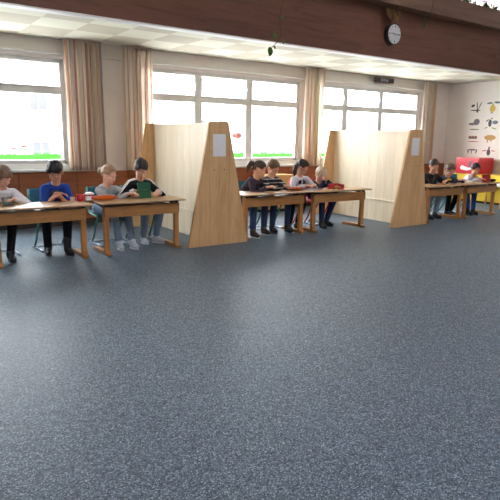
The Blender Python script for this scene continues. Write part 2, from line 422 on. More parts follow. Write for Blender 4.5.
DK = [(1.55, 6.43, 0, 'school desk at the left edge, in front of the boy in the blue T-shirt'),
      (2.83, 6.425, 0, 'school desk with the upright green book on it'),
      (5.03, 6.43, 0, 'school desk just right of the near wooden divider, in front of the ponytail girl'),
      (6.335, 6.35, R(-2), 'school desk with the red box, left of the far wooden divider'),
      (8.86, 6.08, 0, 'school desk just right of the far wooden divider'),
      (10.06, 6.09, 0, 'school desk with the upright red book, at the right edge')]
d0 = make_desk()
for i, (x, y, rz, lb) in enumerate(DK):
    d = d0 if i == 0 else copy_tree(d0)
    d.location = (x, y, 0); d.rotation_euler = (0, 0, rz); d['label'] = lb
    if i in (2, 3): d.scale = (1.1, 1, 1)      # the two middle desks are a little longer

# ---------------------------------------------------------------- chairs
def make_chair(shell, tube):
    root = thing('school_chair', 'x', 'chair', (0, 0, 0))
    sm = MB()                                        # seat plate, slightly dished, front towards -y
    n = 10; g = []
    for j in range(n+1):
        row = []
        for i in range(n+1):
            x = -.19+.38*i/n; y = -.20+.38*j/n
            z = .43+.012*(abs(i/n-.5)*2)**2-.02*max(0, (1-j/n)-.75)*4+.01*(j/n)**2
            row.append(sm.bm.verts.new((x, y, z)))
        g.append(row)
    for j in range(n):
        for i in range(n): sm.bm.faces.new((g[j][i], g[j][i+1], g[j+1][i+1], g[j+1][i])).smooth = True
    o = lpart(sm, 'seat', shell, root); s = o.modifiers.new('s', 'SOLIDIFY'); s.thickness = .012; s.offset = 1
    b = MB(); g = []
    for j in range(7):
        row = []
        for i in range(n+1):
            x = -.18+.36*i/n; z = .61+.18*j/6; y = .2+.04*j/6-.035*(abs(i/n-.5)*2)**2
            row.append(b.bm.verts.new((x, y, z)))
        g.append(row)
    for j in range(6):
        for i in range(n): b.bm.faces.new((g[j][i], g[j][i+1], g[j+1][i+1], g[j+1][i])).smooth = True
    o = lpart(b, 'backrest', shell, root); s = o.modifiers.new('s', 'SOLIDIFY'); s.thickness = .012
    for sx in (-1, 1):
        x = sx*.185
        lpart(MB().tube([(x, -.28, .014), (x, -.1, .014), (x, .18, .014)], .014), 'runner', STEEL, root)
        lpart(MB().tube([(x, .1, .02), (x, .02, .12), (x, -.08, .30), (x, -.13, .39), (x, -.10, .415), (x, .1, .42), (x, .17, .44), (x*1.02, .20, .52), (x*1.02, .215, .66), (x*.98, .23, .79)], .013), 'leg', tube, root)
    lpart(MB().tube([(-.185, .14, .016), (0, .14, .016), (.185, .14, .016)], .011), 'crossbar', STEEL, root)
    lpart(MB().tube([(-.185, .0, .41), (0, .0, .41), (.185, .0, .41)], .011), 'seat_rail', tube, root)
    return root
CH_T = make_chair(TEALB, TEAL); CH_R = make_chair(REDB, REDT)
used = set()
def chair(kind, x, y, rz, label):
    src = CH_T if kind == 't' else CH_R
    c = src if kind not in used else copy_tree(src); used.add(kind)
    c.location = (x, y, 0); c.rotation_euler = (0, 0, rz); c['label'] = label; c['group'] = 'school chairs behind the desks'

# ---------------------------------------------------------------- people
SKIN = {}
def skin(c, lip):
    k = 'skin_%d' % len(SKIN)
    t = NT('skin_tone'); f = t.noise(t.coord(), 22)
    t.color(t.ramp(f, [(.3, scale(c, .93)), (.7, scale(c, 1.05))])); t.set(.55, 0, .35)
    t.b.inputs['Subsurface Weight'].default_value = 0
    SKIN[k] = t.m; return t.m
EYEW = plain('eye_white', srgb(235, 232, 228), .25); IRIS = plain('dark_iris', srgb(50, 34, 26), .25)
LIP = plain('lip', srgb(188, 108, 100), .5)
def hairmat(name, c):
    if name in MATS: return MATS[name]
    t = NT(name); v = t.coord((1, 1, .18)); n = t.noise(v, 120, 3, .6)
    t.color(t.ramp(n, [(.3, scale(c, .6)), (.7, scale(c, 1.3))])); t.set(.5, 0, .4); t.bump(n, .5, .006)
    MATS[name] = t.m; return t.m

def ik(a, c, l1, l2, hint):
    d = c-a; L = d.length
    if L > (l1+l2)*.995: c = a+d*((l1+l2)*.995/L); d = c-a; L = d.length
    x = (l1*l1-l2*l2+L*L)/(2*L); h = math.sqrt(max(l1*l1-x*x, 1e-6)); dn = d/L
    hv = hint-dn*hint.dot(dn); hv.normalize()
    return a+dn*x+hv*h, c

def hand(mb, w, d, nrm, s, thumbside, curl=.5):
    """palm and five fingers; d = pointing direction, nrm = back-of-hand normal, thumbside = +1/-1 along nrm x d"""
    d = d.normalized(); nrm = (nrm-d*nrm.dot(d)).normalized(); sd = nrm.cross(d)*thumbside
    M = Matrix((sd, d, nrm)).transposed()
    mb.ell(w+d*.04*s, (.034*s, .048*s, .015*s), M)
    mb.cap(w-d*.01*s, w+d*.02*s, .022*s, .024*s)
    for k, L in enumerate((.062, .07, .066, .052)):
        base = w+d*.075*s+sd*(.026-.0175*k)*s
        d1 = (d*math.cos(curl*.7)-nrm*math.sin(curl*.7)+sd*(.10-.07*k)).normalized(); d2 = (d*math.cos(curl*1.6)-nrm*math.sin(curl*1.6)).normalized()
        m1 = base+d1*L*.55*s; m2 = m1+d2*L*.5*s
        mb.chain([base-d*.02*s, m1, m2], [.0085*s, .008*s, .0065*s])
    b = w+d*.02*s+sd*.026*s; m1 = b+(d*.65+sd*.75-nrm*.2).normalized()*.035*s; m2 = m1+(d*.95+sd*.2-nrm*.3).normalized()*.028*s
    mb.chain([b-sd*.01*s, m1, m2], [.0105*s, .0095*s, .0075*s])

def person(label, seat, yaw, C, hy, hp, handL, handR, footL, footR, s=1.0, sk=(224, 176, 150), hair=(60, 44, 36), hstyle='short',
           top=None, topname='sweater', longsleeve=True, legs=None, shoe=None, hroll=0, elbL=None, elbR=None, extra=None, handdir=None, curl=.55, sock=None, hairname='hair_a'):
    sx, sy = seat; C = V(C)
    F = V((math.sin(yaw), -math.cos(yaw), 0)); L = UP.cross(F)
    root = thing('person', label, 'person', (sx, sy, 0))
    H = V((sx, sy, .515)); g = s; w_ = s*.84; hs = s*1.1
    Mh = (Matrix.Rotation(hy, 3, 'Z') @ Matrix.Rotation(hp, 3, 'X') @ Matrix.Rotation(hroll, 3, 'Y'))   # local: x=left, -y=forward, z=up
    lx, ly, lz = Mh @ V((1, 0, 0)), Mh @ V((0, -1, 0)), Mh @ V((0, 0, 1))
    MH = Matrix((lx, ly, lz)).transposed()
    hp_ = lambda a, b, c: C+(lx*a+ly*b+lz*c)*hs
    N = C+(-F*.055-UP*.155)*s
    sp = N-H; spine = sp.normalized()
    mid = H+sp*.45-F*.035*s; chest = H+sp*.78-F*.01*s
    sl, sr = N-UP*.05*s+L*.145*w_, N-UP*.05*s-L*.145*w_
    hl, hr = H+L*.085*s, H-L*.085*s
    out = {}
    arms = {}
    for side, S0, tgt, sg, eh in (('L', sl, handL, 1, elbL), ('R', sr, handR, -1, elbR)):
        hint = V(eh) if eh else (L*sg*.55-UP*.35-F*.5)
        arms[side] = (S0, *ik(S0, V(tgt), .265*s, .235*s, hint), sg)
    lg = {}
    for side, h0, ft, sg in (('L', hl, footL, 1), ('R', hr, footR, -1)):
        ank = V((ft[0], ft[1], .085)); fd = ft[2] if len(ft) > 2 else yaw
        fdv = V((math.sin(fd), -math.cos(fd), 0)); ank = ank-fdv*.06
        k, a = ik(h0, ank, .40*s, .39*s, F*.8+UP*1.0+L*sg*.12); lg[side] = (h0, k, a, fdv)
    # ---- body: one continuous mesh
    b = MB()
    b.ell(hp_(0, -.012, .03), (.072*hs, .09*hs, .083*hs), MH)
    b.ell(hp_(0, .03, -.035), (.056*hs, .062*hs, .072*hs), MH)
    b.ell(hp_(0, .058, -.082), (.024*hs, .022*hs, .02*hs), MH)
    b.ell(hp_(0, .088, -.03), (.0125*hs, .016*hs, .018*hs), MH, 2); b.cap(hp_(0, .078, .0), hp_(0, .09, -.028), .009*hs, .0115*hs)
    for q in (-1, 1):
        b.ell(hp_(q*.034, .055, -.035), (.026*hs, .026*hs, .028*hs), MH, 2)
        b.ell(hp_(q*.074, -.005, -.012), (.011*hs, .022*hs, .032*hs), MH, 2)
        b.cap(hp_(q*.016, .079, .017), hp_(q*.045, .068, .017), .009*hs)
    b.cap(hp_(-.014, .086, -.060), hp_(.014, .086, -.060), .0075*hs)
    b.cap(N-UP*.03*s, hp_(0, -.018, -.04), .046*hs, .046*hs)
    b.chain([H, mid, chest, N-UP*.02*s], [.115*w_, .10*w_, .10*w_, .062*w_])
    b.cap(sl, sr, .052*w_); b.cap(hl, hr, .09*w_)
    for side in 'LR':
        S0, E, W, sg = arms[side]
        b.chain([S0, E, W], [.045*w_, .036*w_, .027*w_])
        dd = handdir[side] if handdir else None
        d = V(dd[0]) if dd else (W-E).normalized()*.6+F*.3-UP*.15
        nrm = V(dd[1]) if dd else UP
        hand(b, W, d, nrm, s, 1 if (nrm.cross(d)).dot(L*-sg) > 0 else -1, curl)
        h0, k, a, fdv = lg[side]
        b.chain([h0, k, a], [.078*w_, .052*w_, .038*w_]); b.cap(a-UP*.03, a+fdv*.10*s-UP*.045, .034*s, .028*s)
    smat = skin(srgb(*sk), None)
    body = b.build('body', [smat, LIP], root, voxel=.0055, smooth=3)
    lipc = hp_(0, .094, -.060)
    for p in body.data.polygons:
        dv = p.center-lipc; 
        if abs(dv.dot(lz)) < .008*hs and abs(dv.dot(lx)) < .022*hs and abs(dv.dot(ly)) < .02: p.material_index = 1
    for q in (-1, 1):
        e = MB().ell(hp_(q*.031, .0735, -.003), (.0115*hs, .009*hs, .0065*hs), MH, 2).build('eye', [EYEW], root)
        MB().ell(hp_(q*.031, .0805, -.004), (.006*hs, .003*hs, .0062*hs), MH, 2).build('iris', IRIS, e)
    # ---- clothes
    t = MB()
    pad = 1.0
    t.chain([H+UP*.01, mid, chest, N-UP*.055*w_], [.135*w_, .125*w_, .125*w_, .075*w_])
    t.ell(H+UP*.02, (.155*w_, .13*w_, .09*w_), Matrix((L, F, UP)).transposed())
    t.ell(chest-UP*.01*w_, (.165*w_, .118*w_, .14*w_), Matrix((L, F, UP)).transposed())
    t.cap(sl, sr, .067*w_)
    for side in 'LR':
        S0, E, W, sg = arms[side]
        if longsleeve: t.chain([S0, E, E.lerp(W, .93)], [.066*w_, .054*w_, .041*w_])
        else: t.chain([S0, S0.lerp(E, .72)], [.068*w_, .062*w_])
    shirt = t.build(topname, top, root, voxel=.008, smooth=4)
    l = MB(); l.cap(hl, hr, .112*w_); l.ell(H-UP*.01, (.16*w_, .125*w_, .10*w_), Matrix((L, F, UP)).transposed())
    for side in 'LR':
        h0, k, a, fdv = lg[side]
        l.chain([h0, k, k.lerp(a, .90)], [.094*w_, .070*w_, .055*w_])
    l.build('trousers', legs, root, voxel=.009, smooth=4)
    for side in 'LR':
        h0, k, a, fdv = lg[side]; a0 = V((a.x, a.y, 0)); sdv = UP.cross(fdv); MF = Matrix((sdv, fdv, UP)).transposed()
        sh = MB()
        sh.ell(a0+UP*.05-fdv*.005, (.040*w_, .052*s, .05), MF); sh.ell(a0+UP*.04+fdv*.085*s, (.043*w_, .066*s, .034), MF); sh.ell(a0+UP*.05+fdv*.05*s, (.042*w_, .07*s, .045), MF)
        sh.cap(a0+UP*.06, a0+UP*(.20 if shoe[2] == 'boot' else .095), .046*s, .05*s)
        for vv in sh.bm.verts: vv.co.z = max(vv.co.z, .008)
        so = sh.build('boot' if shoe[2] == 'boot' else 'shoe', shoe[0], root, voxel=.006, smooth=3)
        z = MB().ell(a0+UP*.006+fdv*.045*s, (.045*w_, .108*s, .012), MF)
        for vv in z.bm.verts: vv.co.z = min(max(vv.co.z, 0.0), .012)
        z.build('sole', shoe[1], so)
    # ---- hair
    hm = hairmat(hairname, srgb(*hair))
    hb = MB(); hb.ell((0, 0, 0), (1, 1, 1), None, 5)
    vol = 1.0+.0
    for vv in hb.bm.verts:
        u = vv.co.normalized()                        # x left, y forward, z up
        f = 1.0
        line = {'short': .40, 'fringe': .22, 'back': .50, 'long': .40}[hstyle]
        ss = lambda x, lo, hi: (lambda q: q*q*(3-2*q))(min(1, max(0, (x-lo)/(hi-lo))))
        hl_ = line-.45*u.x*u.x-1.5*max(0, abs(u.x)-.60)+.16*noise.noise(V((u.x*5, u.y*5, s*20+sx)))
        face = ss(u.y, .10, .34)*(1-ss(u.z, hl_-.07, hl_+.05))
        low = {'short': -.42, 'fringe': -.50, 'back': -.55, 'long': -.7}[hstyle]-.25*ss(-u.y, 0, .6)
        under = 1-ss(u.z, low-.12, low+.08)
        ear = ss(abs(u.x), .72, .82)*(1-ss(u.z, -.28, -.1))*ss(u.y, -.45, -.3)
        f = 1-.22*max(face, under, ear)
        nz = noise.noise(u*2.6+V((s*9, sx, 0)))*.07+noise.noise(V((u.x*9, u.y*9, u.z*3+sx)))*.05
        f2 = f*(1+nz)
        rad = V((.083, .103, .097)) if hstyle != 'back' else V((.078, .098, .091))
        vv.co = hp_(u.x*rad.x*f2, -.012+u.y*rad.y*f2, .028+u.z*rad.z*f2)
    ho = hb.build('hair', hm, root)
    if extra: extra(dict(root=root, hp=hp_, MH=MH, N=N, chest=chest, mid=mid, H=H, F=F, L=L, s=s, arms=arms, sl=sl, sr=sr, lg=lg, hm=hm, ho=ho, lx=lx, ly=ly, lz=lz))
    return root

def ponytail(pts, rads):
    def f(k):
        hb = MB(); hb.chain([k['hp'](*p) for p in pts], [r*k['s']*1.1 for r in rads])
        hb.build('ponytail', k['hm'], k['root'], voxel=.007, smooth=3)
    return f
def chest_patch(k, name, m, w, h, dz=0, dx=0):
    """printed motif lying on the chest cloth: small plates following the front of the torso"""
    c = k['chest']; s = k['s']; F, L = k['F'], k['L']
    me = MB(); n = 8; g = []
    for j in range(n+1):
        row = []
        for i in range(n+1):
            a = (i/n-.5)*w+dx; zz = (.5-j/n)*h+dz
            # ellipsoid of the chest cloth
            q = 1-(a/(.165*s*.84))**2-((zz+.01*s*.84)/(.14*s*.84))**2
            row.append(me.bm.verts.new(c+L*a+UP*zz+F*(.118*s*.84*math.sqrt(max(q, .02))+.006)))
        g.append(row)
    for j in range(n):
        for i in range(n): me.bm.faces.new((g[j][i], g[j][i+1], g[j+1][i+1], g[j+1][i]))
    o = me.build(name, m, k['root']); o.modifiers.new('s', 'SOLIDIFY').thickness = .004

JEANS = fabric('faded_blue_denim', srgb(128, 148, 172), .3); DJEANS = fabric('dark_denim', srgb(52, 66, 96), .25)
BJEANS = fabric('mid_blue_denim', srgb(54, 84, 140), .25)
BLACKC = fabric('black_cotton', srgb(30, 30, 36)); 
BLKSHOE = (plain('black_shoe_leather', srgb(28, 28, 34), .45), plain('dark_sole', srgb(40, 40, 44), .7), 'boot')
BLKLOW = (BLKSHOE[0], BLKSHOE[1], 'low')
GREYSHOE = (plain('pale_grey_shoe', srgb(200, 206, 216), .6), plain('white_sole', srgb(225, 225, 225), .6), 'low')
DKSHOE = (plain('dark_brown_shoe', srgb(60, 48, 46), .6), plain('white_sole', srgb(225, 225, 225), .6), 'low')

T = .742   # wrist height on the desks
# 1: child in white top at the left edge
def e1(k):
    for sg, (S0, E, W, q) in ((1, k['arms']['L']), (-1, k['arms']['R'])):
        o = k['L']*q*.05+UP*.02
        MB().cap(S0+o*.9, E.lerp(S0, .2)+o*.8, .014).build('stripe', fabric('dark_stripe_cloth', srgb(70, 66, 74)), k['root'], voxel=.006)
person('person in a white long-sleeved top, holding a small dark game at the left edge', (1.20, 7.22), R(8), (1.26, 6.98, 1.0), R(18), R(38),
       (1.33, 6.80, T), (1.10, 6.82, T), (1.24, 6.70), (1.07, 6.72), 1.0, (226, 170, 148), (122, 96, 74), 'fringe',
       fabric('white_cotton', srgb(222, 220, 226)), 'sweater', True, BLACKC, BLKLOW, hairname='hair_ash', extra=e1, elbL=(.9, 0, -.6))
# 2: boy in blue T-shirt
def e2(k): chest_patch(k, 'chest_print', fabric('grey_print', srgb(70, 80, 108)), .19, .16)
person('person with black hair in a blue T-shirt, forearms crossed on the desk', (1.86, 7.24), R(-4), (1.875, 6.98, 1.045), R(-42), R(38),
       (1.86, 6.80, T+.01), (1.84, 6.86, T+.035), (1.93, 6.72, R(10)), (1.70, 6.86, R(-12)), 1.06, (196, 142, 116), (26, 22, 24), 'fringe',
       fabric('blue_cotton', srgb(38, 66, 142)), 'tshirt', False, BLACKC, BLKSHOE, hairname='hair_black', extra=e2,
       handdir={'L': ((-1, -.15, -.1), (0, 0, 1)), 'R': ((1, -.1, 0), (0, 0, 1))})
# 3: girl in grey sweater
def e3(k):
    ponytail([(0, -.09, .02), (0, -.125, .02), (0, -.145, -.01)], [.03, .036, .02])(k)
person('person with tied-back fair hair in a grey sweater, looking towards the green book', (2.58, 7.22), R(10), (2.575, 6.98, .985), R(34), R(18),
       (2.84, 6.76, T), (2.72, 6.72, T), (2.78, 6.66, R(8)), (2.60, 6.70, R(-5)), 1.02, (226, 178, 154), (178, 146, 116), 'back',
       fabric('grey_marl_knit', srgb(160, 164, 166)), 'sweater', True, JEANS, GREYSHOE, hairname='hair_fair', extra=e3)
# 4: child in black jacket with the green book
def e4(k):
    wm = fabric('white_stripe_cloth', srgb(226, 224, 224))
    for key in 'LR':
        S0, E, W, q = k['arms'][key]
        for dy in (-.02, .02):
            n = k['L']*q; up = UP
            a = k['N'].lerp(S0, .45)+UP*.045; 
            pts = [a+k['F']*dy, S0+(n*.35+UP*.75).normalized()*.056+k['F']*dy, S0.lerp(E, .45)+(n+UP*.35).normalized()*.052+k['F']*dy, E+(n+UP*.15).normalized()*.046+k['F']*dy]
            MB().tube(pts, .0125, 8).build('stripe', wm, k['root'])
        m = E.lerp(W, .90); d = (W-E).normalized()
        MB().cyl(m-d*.03, m+d*.03, .041, .039).build('cuff', wm, k['root'])
person('person in a black jacket with white shoulder stripes, head bowed behind the green book', (3.08, 7.22), R(0), (3.035, 6.97, 1.06), R(-8), R(42),
       (3.19, 6.76, T+.01), (2.88, 6.86, T+.02), (3.24, 6.86, R(25)), (3.05, 6.92), 1.06, (218, 168, 142), (48, 38, 36), 'short',
       fabric('black_jersey', srgb(34, 34, 40)), 'jacket', True, JEANS, GREYSHOE, handdir={'L': ((-.5, -.6, -.1), (0, 0, 1)), 'R': ((.9, -.25, .05), (0, 0, 1))}, hairname='hair_dark', extra=e4)
# 5: ponytail girl
person('person with a dark ponytail in a dark plum jacket, turned towards the striped sweater', (4.86, 7.12), R(22), (5.01, 6.88, 1.02), R(50), R(24),
       (5.12, 6.72, T), (4.98, 6.66, T), (4.98, 6.62, R(10)), (4.68, 6.50, R(6)), 1.04, (216, 164, 140), (70, 54, 50), 'back',
       fabric('plum_cotton', srgb(66, 54, 66)), 'jacket', True, DJEANS, DKSHOE, hairname='hair_brown',
       extra=ponytail([(0, -.09, .03), (0, -.135, .03), (0, -.15, -.04), (.0, -.135, -.11)], [.028, .036, .034, .014]))
# 6: striped sweater boy
def mat_stripes():
    t = NT('striped_knit'); sep = t.n.new('ShaderNodeSeparateXYZ'); t.link(t.coord(), sep.inputs[0])
    f = t.math('FRACT', t.math('MULTIPLY', sep.outputs['Z'], 1/.062))
    t.color(t.ramp(f, [(0, srgb(52, 54, 60)), (.62, srgb(190, 192, 196)), (.82, srgb(52, 54, 60))], 'CONSTANT')); t.set(.95, 0, .1); return t.m
person('person with short brown hair in a dark sweater with white stripes', (5.40, 7.12), R(-2), (5.30, 6.90, 1.03), R(8), R(32),
       (5.46, 6.70, T), (5.34, 6.68, T+.01), (5.44, 6.62), (5.18, 6.68), 1.02, (222, 172, 146), (112, 86, 62), 'short',
       mat_stripes(), 'sweater', True, DJEANS, BLKLOW, hairname='hair_light_brown', elbR=(-.9, 0, -.6))
# 7: girl in light sweatshirt
def e7(k):
    ponytail([(-.03, -.085, .0), (-.085, -.06, -.03), (-.115, -.02, -.085), (-.105, .01, -.14)], [.03, .036, .034, .014])(k)
    pm = fabric('charcoal_print', srgb(58, 56, 66)); 
    chest_patch(k, 'chest_print', pm, .05, .09, 0, -.045); chest_patch(k, 'chest_print', pm, .05, .10, -.01, .035)
person('person with dark hair over one shoulder in a pale grey printed sweatshirt', (6.0, 7.12), R(-8), (5.92, 6.90, 1.03), R(22), R(36),
       (6.02, 6.70, T), (5.80, 6.68, T), (5.66, 6.62, R(5)), (5.46, 6.60, R(-5)), 1.02, (220, 170, 146), (44, 34, 36), 'back',
       fabric('pale_grey_sweat', srgb(206, 202, 208)), 'sweatshirt', True, BLACKC, DKSHOE, hairname='hair_black_brown', extra=e7)
# 8: fair-haired child, hands at face
def e8(k):
    chest_patch(k, 'chest_print', fabric('green_print', srgb(110, 150, 80)), .07, .09, .0, -.02)
    MB().tube([k['hp'](-.07, .062, .085), k['hp'](-.078, .07, .0), k['hp'](-.066, .085, -.06)], .011).build('hair_strand', k['hm'], k['root'])
person('person with fair hair in a navy jacket, head bowed and hands at the mouth', (6.42, 7.08), R(-6), (6.315, 6.87, .90), R(-10), R(46),
       (6.36, 6.745, .80), (6.27, 6.74, .80), (6.44, 6.74, R(10)), (6.20, 6.62, R(-8)), 1.0, (224, 176, 152), (206, 184, 156), 'fringe',
       fabric('navy_nylon', srgb(34, 40, 62)), 'jacket', True, DJEANS, BLKLOW, hairname='hair_blond', extra=e8, elbL=(.8, -.3, -1), elbR=(-.8, -.3, -1),
       handdir={'L': ((-.4, .25, 1), (.5, -1, .2)), 'R': ((.4, .25, 1), (-.5, -1, .2))}, curl=.8)
# 9-11: far group
person('person with dark hair in a black top, just right of the far divider', (9.10, 6.80), R(-8), (9.03, 6.56, 1.015), R(-22), R(20),
       (9.16, 6.34, T), (8.99, 6.47, .86), (9.00, 6.36, R(12)), (8.76, 6.36, R(5)), 1.0, (210, 158, 132), (62, 46, 38), 'short',
       fabric('black_knit', srgb(40, 36, 38)), 'sweater', True, JEANS, BLKLOW, hairname='hair_dark_brown', elbR=(-.6, -.5, -1),
       handdir={'L': ((-1, -.2, -.1), (0, 0, 1)), 'R': ((.2, .1, 1), (-.2, -1, 0))})
def e10(k):
    MB().cap(k['N']-k['L']*.06+k['F']*.04-UP*.045, k['N']+k['L']*.07+k['F']*.035-UP*.045, .026).cap(k['N']-k['L']*.085-UP*.03-k['F']*.02, k['N']+k['L']*.085-UP*.03-k['F']*.03, .03).build('hood', fabric('yellow_hood', srgb(214, 190, 60)), k['root'], voxel=.006, smooth=2)
person('person in a dark navy jacket with a yellow collar, leaning on the desk', (9.62, 6.80), R(-6), (9.52, 6.53, .93), R(-8), R(28),
       (9.68, 6.32, T), (9.46, 6.30, T), (9.62, 6.46), (9.42, 6.40), .98, (214, 160, 134), (104, 78, 58), 'short',
       fabric('navy_fleece', srgb(40, 48, 66)), 'jacket', True, BLACKC, BLKLOW, hairname='hair_mid_brown', extra=e10)
person('person with black hair in a white shirt, reading an upright red book', (10.38, 6.80), R(-12), (10.39, 6.52, .925), R(-28), R(18),
       (10.40, 6.34, T), (10.20, 6.30, T), (10.14, 6.28), (9.98, 6.30), 1.0, (206, 150, 124), (30, 26, 28), 'short',
       fabric('white_shirting', srgb(206, 206, 212)), 'shirt', True, BJEANS, BLKLOW, hairname='hair_black')

chair('t', 1.20, 7.26, 0, 'teal school chair under the person in white at the left edge')
chair('t', 1.85, 7.30, R(4), 'teal school chair under the boy in the blue T-shirt, its backrest showing beside him')
chair('t', 2.62, 7.26, R(2), 'teal school chair under the person in the grey sweater')
chair('t', 3.12, 7.26, 0, 'teal school chair under the person with the green book')
chair('t', 4.93, 7.16, R(6), 'teal school chair under the girl with the dark ponytail')
chair('t', 5.40, 7.16, 0, 'teal school chair under the person in the striped sweater')
chair('r', 6.18, 7.10, R(-2), 'red school chair under the person in the pale grey sweatshirt')
chair('r', 6.46, 7.10, R(-3), 'red school chair under the fair-haired person in the navy jacket')
chair('t', 9.10, 6.84, 0, 'teal school chair under the person in black beside the far divider')
chair('t', 9.62, 6.84, 0, 'teal school chair under the person with the yellow collar')
chair('t', 10.34, 6.84, 0, 'teal school chair under the person with the upright red book')

# ---------------------------------------------------------------- things on the desks
TZ = .681
GREENB = plain('green_book_cloth', srgb(22, 92, 62), .5, 0, .4, .1)
b = thing('book', 'green book standing open on the desk in front of the striped black jacket', 'book', (2.955, 6.66, TZ))
b.rotation_euler = (R(-10), 0, R(-3))
lpart(MB().box(-.095, .085, -.004, .0, 0, .215), 'cover', GREENB, b, bevel=.001)
lpart(MB().box(-.09, .08, .001, .016, .004, .211), 'pages', PAPER, b)
lpart(MB().prism([(-.095, 0), (-.095, .215), (.085, .215), (.085, 0)], .017, .021), 'back_cover', GREENB, b)
lpart(MB().tube([(-.035, -.0055, .115), (-.02, -.0055, .122), (-.005, -.0055, .112), (.01, -.0055, .120), (.03, -.0055, .116)], .0035, 6), 'gold_lettering', plain('gold_foil', srgb(150, 150, 90), .4, .4), b)

def cup(x, y, z, r, h, m, label):
    root = thing('cup', label, 'cup', (x, y, z))
    mb = MB(); prof = [(0, 0), (r*.8, 0), (r*.86, .004), (r, h), (r*.93, h), (r*.78, .008), (0, .008)]
    rings = []
    for (rr, zz) in prof:
        rings.append([mb.bm.verts.new((max(rr, .0005)*math.cos(2*math.pi*i/20), max(rr, .0005)*math.sin(2*math.pi*i/20), zz)) for i in range(20)])
    for a, c in zip(rings, rings[1:]):
        for i in range(20): mb.bm.faces.new((a[i], a[(i+1) % 20], c[(i+1) % 20], c[i])).smooth = True
    lpart(mb, 'bowl', m, root)
    lpart(MB().tube([(r*.9+.022*math.sin(t), 0, h*.5-h*.3*math.cos(t)) for t in [math.pi*i/10 for i in range(11)]], .004, 8), 'handle', m, root)
    return root
RED = plain('red_plastic', srgb(186, 32, 44), .4); ORANGE = fabric('orange_cloth', srgb(206, 104, 48)); 
cup(2.10, 6.74, TZ, .048, .085, RED, 'red cup on the desk joint right of the boy in the blue T-shirt')
cup(2.02, 6.80, TZ, .03, .05, plain('beige_plastic', srgb(220, 190, 170), .5), 'small beige cup left of the red cup')
g = thing('carton', 'white carton with a red band beside the red cup', 'carton', (2.24, 6.80, TZ))
lpart(MB().box(-.05, .05, -.04, .04, 0, .085), 'body', PAPER, g, bevel=.004); lpart(MB().box(-.051, .051, -.041, .041, .055, .072), 'band', RED, g); lpart(MB().prism([(-.05, .085), (.05, .085), (.03, .1), (-.03, .1)], -.04, .04), 'top_flap', PAPER, g)
g = thing('pencil_case', 'long orange pencil case lying in front of the grey sweater', 'pencil case', (2.40, 6.70, TZ))
mb = MB(); mb.ell((0, 0, .035), (.17, .06, .035), None, 4)
for v in mb.bm.verts: v.co.z = max(v.co.z, 0.001)
lpart(mb, 'pouch', ORANGE, g); lpart(MB().tube([(-.14, -.01, .058), (-.06, -.01, .0685), (.06, -.01, .0685), (.14, -.01, .058)], .004, 6), 'zip', PAPER, g); lpart(MB().ell((.172, 0, .03), (.012, .006, .006), None, 2), 'zip_pull', DARKMETAL, g)
# small dark hand-held game of the first child
g = thing('handheld_game', 'small dark green hand-held game in the hands of the person in white', 'game', (1.24, 6.70, TZ)); g.rotation_euler = (R(-25), 0, 0)
lpart(MB().box(-.06, .06, -.008, .008, 0, .1), 'case', plain('dark_green_plastic', srgb(46, 56, 40), .4), g, bevel=.006); lpart(MB().box(-.035, .035, -.0095, -.0078, .04, .085), 'screen', plain('grey_screen', srgb(120, 130, 110), .3), g)
for bx in (-.04, .04): lpart(MB().cyl((bx, -.012, .02), (bx, -.007, .02), .008), 'button', BLACK, g)
def sheet(x, y, z, w, d, rz, label, m=PAPER, name='paper_sheet', cat='paper', th=.003):
    o = MB().box(-w/2, w/2, -d/2, d/2, 0, th).build(name, m); o.location = (x, y, z); o.rotation_euler = (0, 0, rz); return tag(o, label, cat)
sheet(1.42, 6.66, .6015, .21, .29, R(4), 'paper sheet on the shelf under the left-edge desk, before the person in white', th=.012)
sheet(1.93, 6.64, .6015, .21, .29, R(-5), 'paper stack on the shelf under the desk of the boy in blue', th=.016)
# row two
def shallow_bowl(mb, r, h):
    prof = [(0, 0), (r*.6, 0), (r*.85, h*.4), (r, h), (r*.95, h), (r*.8, h*.5), (r*.55, .008), (0, .008)]; rings = []
    for rr, zz in prof: rings.append([mb.bm.verts.new((max(rr, .0005)*math.cos(2*math.pi*i/28), max(rr, .0005)*.7*math.sin(2*math.pi*i/28), zz)) for i in range(28)])
    for a, c in zip(rings, rings[1:]):
        for i in range(28): mb.bm.faces.new((a[i], a[(i+1) % 28], c[(i+1) % 28], c[i])).smooth = True
    return mb
o = shallow_bowl(MB(), .16, .04).build('tray', plain('orange_plastic', srgb(206, 96, 44), .45)); o.location = (5.57, 6.66, TZ); tag(o, 'oval orange tray in front of the pale grey sweatshirt', 'tray')
p0 = None
for i, (dx, dy) in enumerate([(-.07, 0), (-.03, .03), (.0, -.02), (.04, .025), (.08, .0), (.03, -.04), (-.04, -.035)]):
    if p0 is None: p = p0 = MB().ell((0, 0, .012), (.018, .014, .012), None, 2).build('game_piece', plain('pale_wood_piece', srgb(230, 214, 196), .6))
    else: p = p0.copy(); COL.objects.link(p)
    p.location = (5.57+dx, 6.66+dy, TZ+.009); tag(p, 'small pale wooden game piece lying in the oval orange tray', 'game piece', 'pale pieces in the orange tray')
g = thing('magazine', 'blue-grey magazine lying open beside the orange tray', 'magazine', (5.87, 6.58, TZ)); g.rotation_euler = (0, 0, R(10))
for sg in (-1, 1):
    lpart(MB().prism([(0, .006), (sg*.05, .016), (sg*.15, .006), (sg*.15, .0), (0, .0)], -.1, .1), 'page', plain('blue_grey_print', srgb(120, 130, 152), .4, 0, .5, .35, 25), g)
sheet(6.06, 6.60, TZ, .05, .05, .3, 'small pink card between the magazine and the red box', plain('pink_card', srgb(226, 70, 100), .5), 'card', 'card', .012)
